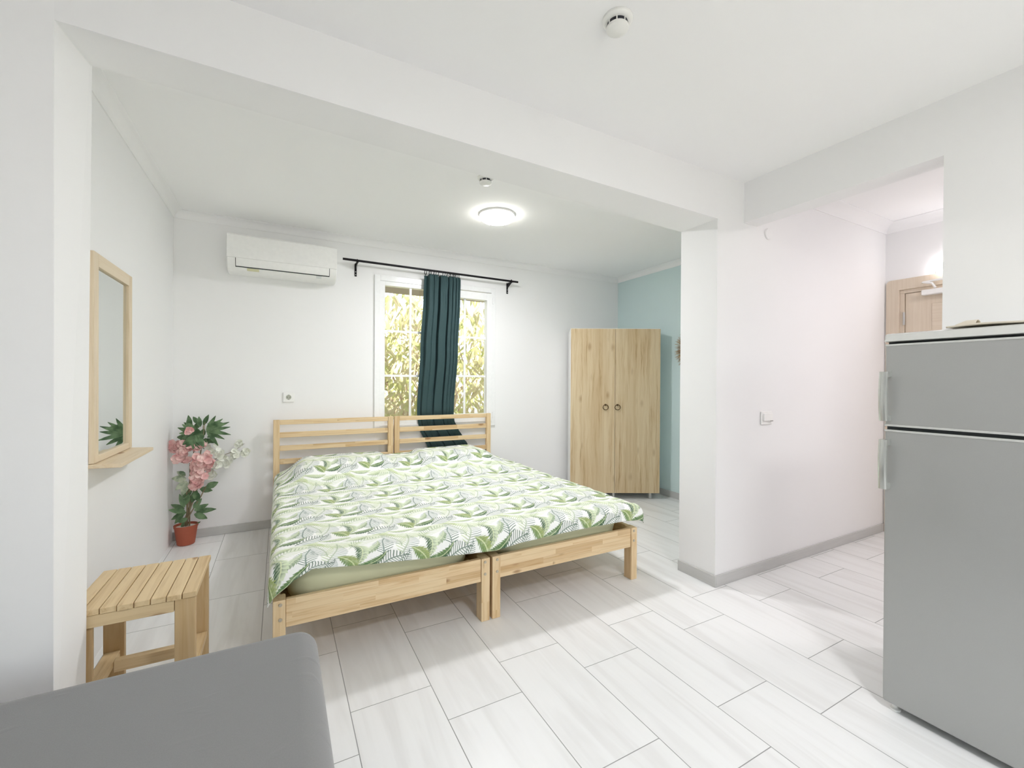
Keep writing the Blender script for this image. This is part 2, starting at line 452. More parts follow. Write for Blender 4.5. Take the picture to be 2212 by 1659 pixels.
def copy_thing(o, loc=None, label=None):
    c = o.copy(); COL.objects.link(c)
    if loc is not None: c.location = loc
    if label: c['label'] = label
    for ch in [x for x in bpy.data.objects if x.parent == o]:
        d = ch.copy(); COL.objects.link(d); d.parent = c
        for g in [x for x in bpy.data.objects if x.parent == ch]:
            e = g.copy(); COL.objects.link(e); e.parent = d
    return c

# ------------------------------------------------------------------ room shell
XL, XR, YB = -0.70, 3.63, 4.04          # bedroom left wall, teal wall, back wall
YF = 1.673                               # front face of beam, pier, hall wall
XW = 2.51                                # right wall of the main room
XH = 4.353                               # end wall of the hall
ZM, ZBED, ZHALL = 2.43, 2.462, 2.49      # ceilings
YS, XS = -2.0, -3.0                      # rear and far left walls of the main room
struct('floor', B(XS-.2, XH+.2, YS-.2, YB+.2, -.12, 0), M_FLOOR)
struct('ceiling', B(XS-.2, XW+.13, YS-.2, YF+.01, ZM, ZM+.3), M_CEIL)
o = struct('ceiling', B(XL-.2, XR+.2, YF+.01, YB+.2, ZBED, ZBED+.27), M_CEIL)
o = struct('ceiling', B(XW+.13, XH+.2, YS-.2, YF+.01, ZHALL, ZHALL+.24), M_CEIL)
struct('wall_left', B(XL-.2, XL, YF+.2, YB+.2, 0, ZBED), M_WALL)
# pier with jamb: wall between the main room and the bedroom on the left
mb = MB().hexa([(XS-.2, YF, 0), (-.557, YF, 0), (-.549, YF+.198, 0), (XS-.2, YF+.198, 0),
                (XS-.2, YF, ZM), (-.557, YF, ZM), (-.533, YF+.198, ZM), (XS-.2, YF+.198, ZM)])
struct('wall_pier', mb, M_WALL)
# back wall with the window opening
WX0, WX1, WZ0, WZ1 = 0.775, 1.935, .80, 2.145
mb = MB().box(XL-.2, WX0, YB, YB+.2, 0, ZBED).box(WX1, XR+.2, YB, YB+.2, 0, ZBED).box(WX0, WX1, YB, YB+.2, 0, WZ0).box(WX0, WX1, YB, YB+.2, WZ1, ZBED)
struct('wall_back', mb, M_WALL)
struct('wall_right', B(XR, XR+.2, YF+.26, YB, 0, ZBED), M_TEAL)
# beam
mb = MB().hexa([(-.557, YF, 2.203), (2.265, YF, 2.168), (2.265, YF+.262, 2.168), (-.545, YF+.185, 2.203),
                (-.557, YF, ZM+.02), (2.265, YF, ZM+.02), (2.265, YF+.262, ZBED+.01), (-.545, YF+.185, ZBED+.01)])
struct('trim_1', mb, M_WALLR)
# pillar and hall wall
struct('wall_hall', B(2.265, XH+.2, YF, YF+.262, 0, ZHALL+.05), M_WALLR)
# right wall of the main room with the wide opening to the hall
mb = MB().prism([(YS-.2, 0), (.765, 0), (.765, 2.185), (YF, 2.185), (YF, ZM), (YS-.2, ZM)], 0, XW, XW+.13)
struct('wall_right', mb, M_WALLR)
struct('wall_left', B(XS-.2, XS, YS-.2, YF, 0, ZM), M_WALLR)
RX0, RX1, RZ0, RZ1 = .1, 2.0, .05, 2.1      # unseen glazed opening, added behind the viewer to let in daylight
struct('wall_rear', MB().box(XS-.2, RX0, YS-.2, YS, 0, ZM).box(RX1, XH+.2, YS-.2, YS, 0, ZHALL).box(RX0, RX1, YS-.2, YS, RZ1, ZM).box(RX0, RX1, YS-.2, YS, 0, RZ0), M_WALLR)
# hall end wall with the door opening
DY1, DY0, DZ = 1.60, .74, 1.985
mb = MB().box(XH, XH+.2, YS-.2, DY0, 0, ZHALL).box(XH, XH+.2, DY1, YF, 0, ZHALL).box(XH, XH+.2, DY0, DY1, DZ, ZHALL)
struct('wall_end', mb, M_WALLR)

# crown mouldings (concave profile)
def crown(ax, fixed, sgn, a, b, z0, z1, d):
    pr = [(0, 0), (0, .006)]
    P = [(0.0, z0), (.006, z0)]
    for i in range(7):
        t = i/6*PI/2; P.append((.010 + (d-.016)*(1-math.cos(t)), z0 + .006 + (z1-z0-.012)*math.sin(t)))
    P += [(d, z1-.004), (d, z1+.02), (0.0, z1+.02)]
    poly = [(fixed + sgn*p[0], p[1]) for p in P]
    return MB().prism(poly, ax, a, b)
struct('trim_2', crown(0, YB, -1, XL, XR, 2.41, ZBED, .06), M_CROWN, smooth=False)
struct('trim_3', crown(1, XL, 1, YF+.19, YB, 2.41, ZBED, .06), M_CROWN)
struct('trim_4', crown(1, XR, -1, YF+.26, YB, 2.412, ZBED, .06), M_CROWN)
struct('trim_5', crown(0, YF, -1, XW+.13, XH, 2.42, ZHALL, .08), M_CROWN)
struct('trim_6', crown(1, XH, -1, YS, YF, 2.42, ZHALL, .08), M_CROWN)
# baseboards
def skirt(name, *a): struct(name, B(*a), M_SKIRT, bevel=.0015)
skirt('baseboard_back', XL+.002, XR-.002, YB-.011, YB-.001, .001, .066)
skirt('baseboard_right', XR-.011, XR-.001, YF+.264, YB-.012, .001, .066)
skirt('baseboard_pillar', 2.254, 2.264, YF-.010, YF+.262, .001, .066)
skirt('baseboard_hall', 2.2645, XH-.001, YF-.0105, YF-.0005, .001, .066)
skirt('baseboard_end', XH-.011, XH-.001, YS, DY0-.1, .001, .066)

# outdoors: paved yard, eave over the window
struct('floor', B(-6, 9, YB+.2, 14, -.25, -.1), flat('pale_paving', (206, 198, 184), .8))
struct('floor', B(-6, 9, -9, YS-.2, -.25, -.1), flat('pale_terrace', (206, 200, 190), .8))
struct('trim_7', B(-2.2, 6.5, YB+.2, 5.15, 2.235, 2.42), flat('eave_underside_paint', (150, 142, 130), .8))
struct('roof', B(XS-.4, XH+.6, YS-.22, YB+.45, 2.75, 2.9), flat('roof_slab', (150, 140, 130), .8))

# ------------------------------------------------------------------ window
def build_window():
    w = bpy.data.objects.new('window_1', None); COL.objects.link(w); w['kind'] = 'structure'; ORG[w] = (0, 0, 0)
    fx0, fx1, fz0, fz1 = .752, 1.965, .752, 2.165
    y0, y1 = YB-.018, YB+.05
    def frame(x0, x1, z0, z1, t, a, b):
        m = MB(); m.box(x0, x0+t, a, b, z0, z1).box(x1-t, x1, a, b, z0, z1).box(x0+t, x1-t, a, b, z1-t, z1).box(x0+t, x1-t, a, b, z0, z0+t); return m
    part('window_frame', frame(fx0, fx1, fz0, fz1, .05, y0, y1), M_UPVC, w, bevel=.003)
    xm = 1.352
    part('window_mullion', B(xm-.02, xm+.02, y0+.004, y1, fz0+.05, fz1-.05), M_UPVC, w, bevel=.003)
    g0x0, g0x1, gz0, gz1 = .845, 1.318, .845, 2.078
    s = part('window_sash', MB().box(fx0+.05, g0x0, y0+.006, y1-.004, fz0+.05, fz1-.05).box(g0x1, xm-.02, y0+.006, y1-.004, fz0+.05, fz1-.05)
         .box(g0x0, g0x1, y0+.006, y1-.004, gz1, fz1-.05).box(g0x0, g0x1, y0+.006, y1-.004, fz0+.05, gz0), M_UPVC, w, bevel=.002)
    h0x0, h0x1, hz0, hz1 = 1.405, 1.863, .88, 2.032
    s2 = part('window_sash', MB().box(xm+.012, h0x0, y0-.008, y1-.004, fz0+.045, fz1-.06).box(h0x1, fx1-.042, y0-.008, y1-.004, fz0+.045, fz1-.06)
         .box(h0x0, h0x1, y0-.008, y1-.004, hz1, fz1-.06).box(h0x0, h0x1, y0-.008, y1-.004, fz0+.045, hz0), M_UPVC, w, bevel=.003)
    yb = YB+.012
    m = MB().box(1.075, 1.095, yb-.004, yb+.006, gz0, gz1)
    for z in (1.665, 1.253): m.box(g0x0, g0x1, yb-.003, yb+.005, z-.010, z+.010)
    part('window_muntin', m, M_UPVC, w)
    m = MB().box(1.624, 1.644, yb-.004, yb+.006, hz0, hz1)
    for z in (1.648, 1.258): m.box(h0x0, h0x1, yb-.003, yb+.005, z-.010, z+.010)
    part('window_muntin', m, M_UPVC, w)
    part('window_pane', B(g0x0-.005, g0x1+.005, yb-.0005, yb+.0015, gz0-.005, gz1+.005), M_GLASS, w)
    part('window_pane', B(h0x0-.005, h0x1+.005, yb-.0005, yb+.0015, hz0-.005, hz1+.005), M_GLASS, w)
    for z in (.86, 2.03): part('window_hinge', MB().tube([(1.928, y0-.014, z-.03), (1.928, y0-.014, z+.03)], .006, 8), M_UPVC, w)
build_window()
def build_added_rear_window():  # frame and panes of the unseen opening added for daylight from behind
    w = bpy.data.objects.new('added_window_2', None); COL.objects.link(w); w['kind'] = 'structure'; ORG[w] = (0, 0, 0)
    y0, y1 = YS-.10, YS-.04; t = .07; xm = (RX0+RX1)/2
    m = MB().box(RX0, RX0+t, y0, y1, RZ0, RZ1).box(RX1-t, RX1, y0, y1, RZ0, RZ1).box(RX0+t, RX1-t, y0, y1, RZ1-t, RZ1).box(RX0+t, RX1-t, y0, y1, RZ0, RZ0+t).box(xm-.05, xm+.05, y0, y1, RZ0+t, RZ1-t)
    part('window_frame', m, M_UPVC, w)
    for a, b in ((RX0+t, xm-.05), (xm+.05, RX1-t)): part('window_pane', B(a, b, y0+.03, y0+.032, RZ0+t, RZ1-t), M_GLASS, w)
build_added_rear_window()

# ------------------------------------------------------------------ hall door
def build_door():
    d = bpy.data.objects.new('door_1', None); COL.objects.link(d); d['kind'] = 'structure'; ORG[d] = (0, 0, 0)
    x = XH
    # casing with rounded outer corner
    c = .085; a0, a1, zt = DY0-.06, DY1+.062, DZ+.048; r = .03
    pts = [(a1, 0.0), (a1, zt-r)] + [(a1-r+r*math.cos(t), zt-r+r*math.sin(t)) for t in (PI/8, PI/4, 3*PI/8)] + [(a1-r, zt), (a0+r, zt), (a0, zt-r), (a0, 0), (a0+c, 0), (a0+c, zt-c), (a1-c, zt-c), (a1-c, 0)]
    part('door_casing', MB().prism(pts, 0, x-.016, x-.0005), M_DOORV, d, bevel=.003)
    part('door_jamb', MB().box(x+.0002, x+.12, a1-c-.028, DY1-.0005, 0, zt-c-.029).box(x+.0002, x+.12, DY0+.0005, a0+c+.028, 0, zt-c-.029).box(x+.0002, x+.12, DY0+.0005, DY1-.0005, zt-c-.029, DZ-.0005), M_DOORV, d, bevel=.002)
    ly0, ly1, lz = a0+c+.031, a1-c-.031, zt-c-.032
    part('door_stop', MB().box(x+.046, x+.12, a1-c-.06, a1-c-.0285, 0, zt-c-.03).box(x+.046, x+.12, a0+c+.0285, a0+c+.06, 0, zt-c-.03).box(x+.046, x+.12, a0+c+.06, a1-c-.06, zt-c-.07, zt-c-.0295), M_DOORV, d)
    part('door_leaf', MB().box(x+.008, x+.045, ly0, ly1, .008, lz), M_DOORV, d, bevel=.002)
    part('door_panel', MB().box(x+.003, x+.0075, ly0+.16, ly1-.16, 1.1, lz-.1), M_DOORH, d, bevel=.002)
    for z in (1.72, .25):
        h = MB().tube([(x-.004, ly1+.004, z-.05), (x-.004, ly1+.004, z+.05)], .008, 12)
        h.tube([(x-.004, ly1+.004, z-.002), (x-.004, ly1+.004, z+.003)], .0095, 12)
        part('door_hinge', h, M_STEEL, d, smooth=False)
    cl = part('door_closer', MB().box(x-.045, x+.002, 1.10, 1.435, lz-.038, lz+.004), M_WPLAS, d, bevel=.008, seg=3)
    part('closer_arm', MB().hexa([(x-.032, 1.422, lz+.066), (x-.032, 1.432, lz+.056), (x-.052, 1.432, lz+.056), (x-.052, 1.422, lz+.066),
             (x-.020, 1.10, lz+.088), (x-.020, 1.10, lz+.066), (x-.046, 1.10, lz+.066), (x-.046, 1.10, lz+.088)]), M_WPLAS, cl)
    part('closer_link', MB().tube([(x-.044, 1.42, lz+.060), (x-.050, 1.37, lz+.045), (x-.050, 1.35, lz+.006)], .008, 8), M_WPLAS, cl)
    part('door_handle', MB().tube([(x-.0, ly0+.06, 1.0), (x-.05, ly0+.06, 1.0), (x-.05, ly0+.17, 1.0)], .009, 10), M_STEEL, d)
build_door()

# ------------------------------------------------------------------ lamps
def ceiling_lamp(x, y, z, r, em, label):
    t = thing('ceiling_light', (x, y, z), label, 'ceiling light', 'round ceiling lights')
    part('lamp_base', MB().lathe([(0, 0), (r+.012, 0), (r+.014, -.006), (r+.012, -.014), (r-.002, -.016), (0, -.016)], (x, y, z-.0005), n=56), M_WPLAS, t, smooth=False)
    part('rim', MB().lathe([(r-.010, -.0165), (r, -.020), (r+.001, -.034), (r-.004, -.041), (r-.009, -.042)], (x, y, z-.0005), n=56), M_RIM, t, smooth=True)
    part('diffuser', MB().lathe([(r-.0095, -.0425), (r-.03, -.045), (0, -.046)], (x, y, z-.0005), n=56), em, t, smooth=True)
    return t
ceiling_lamp(1.438, 2.93, ZBED, .122, M_EBED, 'round white ceiling light glowing above the double bed')
ceiling_lamp(.95, -.55, ZM, .16, M_EMAIN, 'unseen round white ceiling light added behind the viewer to light the main room')  # out of view, added to light the near part of the room
ceiling_lamp(3.5, .2, ZHALL, .13, M_EHALL, 'unseen round white ceiling light added to light the entrance hall')  # out of view, added to brighten the hall
t = thing('wall_light', (XH-.001, 1.24, 2.07), 'small glowing white light above the wooden entrance door', 'wall light')
part('lamp_base', B(XH-.012, XH-.001, 1.07, 1.365, 2.037, 2.112), M_WPLAS, t, bevel=.004)
part('diffuser', B(XH-.045, XH-.0125, 1.08, 1.355, 2.042, 2.107), M_EWALL, t, bevel=.012, seg=4)

# ------------------------------------------------------------------ smoke detectors
def smoke(x, y, z, s, label, rz):
    t = thing('smoke_detector', (x, y, z), label, 'smoke detector', 'smoke detectors', rotz=rz)
    part('base', MB().lathe([(0, 0), (.050*s, 0), (.050*s, -.006*s), (.046*s, -.011*s), (.039*s, -.015*s), (.0, -.015*s)], (0, 0, -.0005), n=48), M_WPLAS2, t, local=True, smooth=False, bevel=0)
    part('chamber', MB().lathe([(0, -.015*s), (.034*s, -.015*s), (.034*s, -.027*s), (0, -.027*s)], (0, 0, -.0005), n=40), flat('dark_sensor_mesh', (24, 26, 38), .5), t, local=True, label='dark slotted sensor chamber')
    m = MB()
    for k in range(8):
        a = 2*PI*(k+.5)/8; c, s_ = math.cos(a), math.sin(a)
        m.tube([(.0355*s*c, .0355*s*s_, -.0145*s), (.0355*s*c, .0355*s*s_, -.028*s)], .0022*s, 6)
    m.lathe([(0, -.0272*s), (.0365*s, -.0272*s), (.0375*s, -.030*s), (.036*s, -.036*s), (.028*s, -.041*s), (0, -.043*s)], (0, 0, -.0005), n=48)
    cp = part('cap', m, M_WPLAS2, t, local=True)
    part('indicator', MB().tube([(.026*s, 0, -.0425*s), (.026*s, 0, -.0405*s)], .0022*s, 8), M_WPLAS, cp, local=True)
smoke(1.003, 1.128, ZM, 1.0, 'round white smoke detector on the near ceiling, at the top of the photo', .4)
smoke(1.117, 2.44, ZBED, 1.0, 'round white smoke detector on the bedroom ceiling beside the beam', .1)

# ------------------------------------------------------------------ air conditioner
def build_ac():
    x0, x1 = -.352, .415; yb = YB-.002
    t = thing('air_conditioner', ((x0+x1)/2, yb, 2.03), 'white wall-mounted split air conditioner on the back wall, left of the window', 'air conditioner')
    prof = [(yb, 2.300), (yb-.16, 2.304), (yb-.192, 2.298), (yb-.200, 2.285), (yb-.204, 2.20), (yb-.203, 2.128),
            (yb-.200, 2.098), (yb-.190, 2.070), (yb-.172, 2.048), (yb-.145, 2.034), (yb-.10, 2.028), (yb, 2.028)]
    part('housing', MB().prism(prof, 0, x0, x1), M_WPLAS, t, bevel=.010, seg=3)
    # front cover slightly proud above the seam
    fp = [(yb-.150, 2.3048), (yb-.193, 2.3035), (yb-.206, 2.290), (yb-.2095, 2.20), (yb-.209, 2.121), (yb-.200, 2.121), (yb-.198, 2.28), (yb-.15, 2.296)]
    part('front_cover', MB().prism(fp, 0, x0+.001, x1-.001), M_WPLAS, t, bevel=.003, seg=2)
    # flap
    fl = [(yb-.2062, 2.1207), (yb-.2030, 2.098), (yb-.1945, 2.070), (yb-.190, 2.0625), (yb-.186, 2.066), (yb-.196, 2.098), (yb-.199, 2.1207)]
    part('louver', MB().prism(fl, 0, x0+.060, x1-.060), M_WPLAS, t)
    gp = [(yb-.2037, 2.121), (yb-.2015, 2.098), (yb-.1925, 2.069), (yb-.183, 2.0565), (yb-.180, 2.060), (yb-.19, 2.098), (yb-.199, 2.119)]
    part('air_outlet', MB().prism(gp, 0, x0+.056, x1-.056), M_DARK, t, label='dark gap around the louver')
    st = [(yb-.1815, 2.0537), (yb-.158, 2.0392), (yb-.157, 2.0405), (yb-.180, 2.055)]
    part('sticker', MB().prism(st, 0, x0+.13, x0+.21), M_LABEL, t, label='small yellow-green sticker under the louver')
    part('indicator', MB().prism([(p[0]-.0004, p[1]-.0004) for p in st], 0, x1-.155, x1-.115), flat('display_grey', (222, 225, 224), .2), t)
build_ac()

# ------------------------------------------------------------------ curtain rod, rings, curtain
YR, ZR = 3.945, 2.243
def build_rod():
    t = thing('curtain_rod', (1.33, YB-.002, ZR), 'thin black metal curtain rod on two brackets above the window', 'curtain rod')
    part('rod', MB().tube([(.472, YR, ZR+.003), (2.182, YR, ZR-.002)], .0098, 14), M_BLACK, t, smooth=False)
    for x in (.590, 2.105):
        z = ZR
        b = MB().box(x-.009, x+.009, YB-.005, YB-.001, z-.115, z-.002)
        b.prism([(YB-.004, z-.004), (YR-.012, z-.004), (YR-.012, z-.016), (YB-.004, z-.062)], 0, x-.002, x+.002)
        b.box(x-.009, x+.009, YR-.014, YB-.004, z-.016, z-.0105)
        b.ring((x, YR, z), .0125, .004, (1, 0, 0), 18, 6)
        br = part('bracket', b, M_BLACK, t)
        for q in (.075, .10): part('screw', MB().tube([(x, YB-.0075, z-q), (x, YB-.005, z-q)], .004, 8), M_STEEL, br)
    return t
build_rod()
rx = [(1.197, .15, 'leftmost'), (1.241, .25, 'second from left'), (1.258, .7, 'third from left'), (1.288, .12, 'fourth from left'),
      (1.343, .95, 'fifth from left'), (1.398, .15, 'sixth from left'), (1.422, .5, 'seventh from left')]
ring0 = None
for i, (x, a, nm) in enumerate(rx + [(1.448 + .0155*k, .95 - .06*k, None) for k in range(5)]):
    lab = f'{nm} black curtain ring holding the dark green curtain on the rod' if nm else 'black curtain ring in the tight bunch at the right end of the dark green curtain'
    if ring0 is None:
        t = thing('curtain_ring', (x, YR, ZR-.014), lab, 'curtain ring', 'black rings holding the curtain')
        part('ring', MB().ring((0, 0, -.008), .0225, .0030, (1, 0, 0), 26, 6), M_BLACK, t, local=True)
        part('clip', MB().tube([(0, 0, -.031), (0, 0, -.040)], .003, 6), M_BLACK, t, local=True); part('eyelet', MB().tube([(0, 0, .016), (0, 0, .023)], .003, 6), M_BLACK, t, local=True)
        ring0 = t
    else:
        t = copy_thing(ring0, (x, YR, ZR-.014), lab)
    t.rotation_euler = (0, 0, a)

def build_curtain():
    zs = [2.205, 2.19, 2.15, 2.0, 1.5, .92, .88, .82, .74, .66, .58, .45, .30, .12]
    xl = [1.190, 1.192, 1.192, 1.188, 1.165, 1.140, 1.142, 1.150, 1.170, 1.205, 1.242, 1.28, 1.31, 1.33]
    xr = [1.535, 1.540, 1.540, 1.537, 1.522, 1.498, 1.500, 1.510, 1.550, 1.595, 1.650, 1.71, 1.74, 1.76]
    yc = [3.945, 3.945, 3.948, 3.952, 3.968, 3.996, 4.002, 4.004, 4.004, 4.004, 4.004, 4.002, 4.0, 4.0]
    am = [.044, .048, .054, .058, .050, .028, .015, .013, .013, .013, .013, .014, .016, .018]
    def it(a, z):
        for i in range(len(zs)-1):
            if zs[i] >= z >= zs[i+1]:
                f = (zs[i]-z)/(zs[i]-zs[i+1]); f = f*f*(3-2*f) if i > 0 else f
                return a[i]*(1-f) + a[i+1]*f
        return a[-1]
    slots = [(-.02, .095, 1.0), (.365, .415, 1.0), (.645, .675, .95), (.77, .785, .5), (.862, .878, .6), (.945, .956, .4), (.225, .235, .35)]
    def ss(a, b, q):
        q = max(0, min(1, (q-a)/(b-a))); return q*q*(3-2*q)
    def fn(u, v):
        z = 2.205 - v*(2.205-.12)
        x = it(xl, z)*(1-u) + it(xr, z)*u
        A = it(am, z); top = max(0.0, min(1.0, (z-1.80)/.35))
        uu = u + .014*math.sin(z*2.3 + u*4)*math.sin(PI*u)
        mask = 0
        for i, (a, b, d) in enumerate(slots):
            if i in (1, 2): d *= 1 - .4*top
            if i in (3, 4, 5, 6): d *= .45 + .55*top
            mask = max(mask, d*ss(a-.016, a+.004, uu)*(1-ss(b-.004, b+.016, uu)))
        y = A*(mask - .45) - A*.16*math.sin(PI*min(1, max(0, (uu-.095)/.27 if uu < .365 else (uu-.415)/.23 if uu < .645 else (uu-.675)/.30))) - A*.10*top*math.sin(uu*61)
        zz = z
        if v < .02: zz = z - .010*mask*(1 - v/.02)
        return (x, it(yc, z) + y, zz)
    mb = MB().grid(fn, 260, 90)
    solo('curtain', mb, M_CURT, (1.33, 3.96, .12), 'dark green curtain gathered in the middle of the window, its foot behind the headboard', 'curtain', smooth=True, solid=.0022)
build_curtain()

# ------------------------------------------------------------------ socket, key switch, round cover
t = thing('wall_socket', (.066, YB-.001, 1.064), 'white square power socket on the back wall above the bed headboard', 'power socket')
y = YB-.001
part('cover_plate', B(.024, .108, y-.011, y, 1.023, 1.105), M_WPLAS, t, bevel=.005, seg=3)
part('socket_well', MB().lathe([(.0, .0), (.019, .0), (.020, -.0012)], (.066, y-.0112, 1.064), (0, 1, 0), 28), flat('socket_grey', (176, 178, 166), .5), t, label='grey recessed round socket well')
for q in (.0565, .0755): part('contact_hole', MB().tube([(q, y-.0125, 1.064), (q, y-.0113, 1.064)], .003, 8), M_DARK, t)
for q in (1.081, 1.043): part('earth_clip', B(.064, .068, y-.0125, y-.0113, q, q+.004), M_DARK, t)
t = thing('key_card_switch', (2.745, YF-.001, .98), 'white square key card holder on the hall wall', 'wall switch')
y = YF-.001
part('cover_plate', B(2.688, 2.802, y-.009, y, .938, 1.022), M_WPLAS, t, bevel=.004, seg=3)
part('card_slot_cover', MB().box(2.702, 2.790, y-.020, y-.0092, .962, 1.010), M_WPLAS, t, bevel=.003)
part('card_slot', B(2.762, 2.792, y-.0215, y-.0202, .958, .9635), flat('slot_grey', (150, 150, 146), .6), t)
solo('cable_cover', MB().lathe([(0, 0), (.036, 0), (.036, -.004), (.033, -.008), (.0, -.010)], (2.755, YF-.001, 2.158), (0, 1, 0), 36), M_WALLR, (2.755, YF-.001, 2.158),
     'small round white cover high on the hall wall beside the beam', 'wall cover', smooth=False)

# ------------------------------------------------------------------ mirror with shelf
def build_mirror():
    x0, x1 = XL+.001, XL+.019
    t = thing('wall_mirror', (XL, 2.67, .83), 'tall pale wood framed mirror with a small shelf on the left wall', 'mirror')
    a0, a1, z0, z1 = 2.412, 2.938, .848, 1.738
    part('side_rail', B(x0, x1, a0, a0+.052, z0, z1), MIR, t, bevel=.002); part('side_rail', B(x0, x1, a1-.052, a1, z0, z1), MIR, t, bevel=.002)
    part('cross_rail', B(x0, x1, a0+.0525, a1-.0525, z1-.056, z1), MIRY, t, bevel=.002); part('cross_rail', B(x0, x1, a0+.0525, a1-.0525, z0, z0+.03), MIRY, t, bevel=.002)
    part('mirror_glass', B(x0, x0+.006, a0+.053, a1-.053, z0+.031, z1-.057), M_MIRROR, t)
    part('shelf', MB().hexa([(x0, a0-.008, .830), (-.592, a0-.002, .826), (-.592, a1-.004, .826), (x0, a1, .830), (x0, a0-.008, .847), (-.592, a0-.002, .843), (-.592, a1-.004, .843), (x0, a1, .847)]), MIRY, t, bevel=.003)
build_mirror()

# ------------------------------------------------------------------ bed frames
FY, HY = 1.965, 3.930
M_BOLT = flat('grey_bolt', (186, 176, 158), .4, .3)
def bedframe(xf0, xf1, xh0, xh1, label):
    def X(x, y):      # x: 0..1 across, follows the slight skew of the frame
        f = (y-FY)/(HY-FY); return (xf0*(1-f)+xh0*f)*(1-x) + (xf1*(1-f)+xh1*f)*x
    wd = xf1-xf0; e = .046/wd
    def bx(m, a, b, y0, y1, z0, z1):
        m.hexa([(X(a, y0), y0, z0), (X(b, y0), y0, z0), (X(b, y1), y1, z0), (X(a, y1), y1, z0),
                (X(a, y0), y0, z1), (X(b, y0), y0, z1), (X(b, y1), y1, z1), (X(a, y1), y1, z1)]); return m
    t = thing('bed_frame', ((xf0+xf1)/2, FY, 0), label, 'bed frame', 'pine bed frames pushed together')
    for a, b in ((0, e), (1-e, 1)):
        lg = part('leg', bx(MB(), a, b, FY, FY+.062, 0.0005, .316), P_Z, t, bevel=.003)
        xc = X((a+b)/2, FY)
        for z in (.298, .238): part('bolt_cap', MB().lathe([(0, -.003), (.0065, -.003), (.0075, 0)], (xc + (.004 if a == 0 else -.004), FY-.0002, z), (0, 1, 0), 14), M_BOLT, lg)
        ps = part('headboard_post', bx(MB(), a, b, HY, HY+.034, 0.0005, .886), P_Z, t, bevel=.003)
    part('foot_rail', bx(MB(), e+.001, 1-e-.001, FY+.006, FY+.028, .200, .314), P_X, t, bevel=.002)
    for a, b in ((.004, .030), (.970, .996)):
        part('side_rail', bx(MB(), a, b, FY+.063, HY-.001, .200, .314), P_Y, t, bevel=.002)
    for i, (z0, z1) in enumerate(((.846, .884), (.742, .784), (.636, .676), (.528, .568), (.20, .314))):
        part('headboard_rail', bx(MB(), e+.001, 1-e-.001, HY+.006, HY+.028, z0, z1), P_X, t, bevel=.002)
    part('bed_base', bx(MB(), .032, .968, FY+.07, HY-.003, .225, .243), P_X, t)
bedframe(-.022, .936, -.044, .902, 'pine bed frame on the left side of the double bed, nearer the potted flowers')
bedframe(.950, 1.932, .914, 1.872, 'pine bed frame on the right side of the double bed, nearer the wardrobe')
def mattress(x0, x1, label):
    nx, ny = 28, 44
    def fn(u, v):
        th = 2*PI*u; e = 9
        c, s_ = math.cos(th), math.sin(th)
        k = (abs(c)**e + abs(s_)**e)**(-1/e)
        return k*c, k*s_
    prof = [(.0, 0), (.94, 0), (.975, .012), (.99, .05), (1.0, .11), (.992, .155), (.972, .178), (.93, .186), (.5, .19), (0, .19)]
    cx, cy, hx, hy = (x0+x1)/2, (FY+.045+HY-.012)/2, (x1-x0)/2, (HY-.012-FY-.045)/2
    m = MB(); N = 96
    for r, h in prof:
        for j in range(N):
            ux, uy = fn(j/N, 0)
            wav = .003*math.sin(j*1.7+h*40)*(1 if h > .02 else 0)
            ox = (1-r)*min(hx, .5); 
            X_ = cx + ux*(hx - (1-r)*.5 if r > .9 else hx*r); Y_ = cy + uy*(hy - (1-r)*.5 if r > .9 else hy*r)
            m.v.append((X_+wav*ux, Y_+wav*uy, .244+h))
    for i in range(len(prof)-1):
        for j in range(N): m.f.append((i*N+j, i*N+(j+1) % N, (i+1)*N+(j+1) % N, (i+1)*N+j))
    solo('mattress', m, M_SHEET, (cx, cy, .244), label, 'mattress', 'mattresses under the duvet', smooth=True)
mattress(.012, .885, 'mattress in a pale green fitted sheet on the left bed frame, nearer the potted flowers')
mattress(.985, 1.880, 'mattress in a pale green fitted sheet on the right bed frame, nearer the wardrobe')

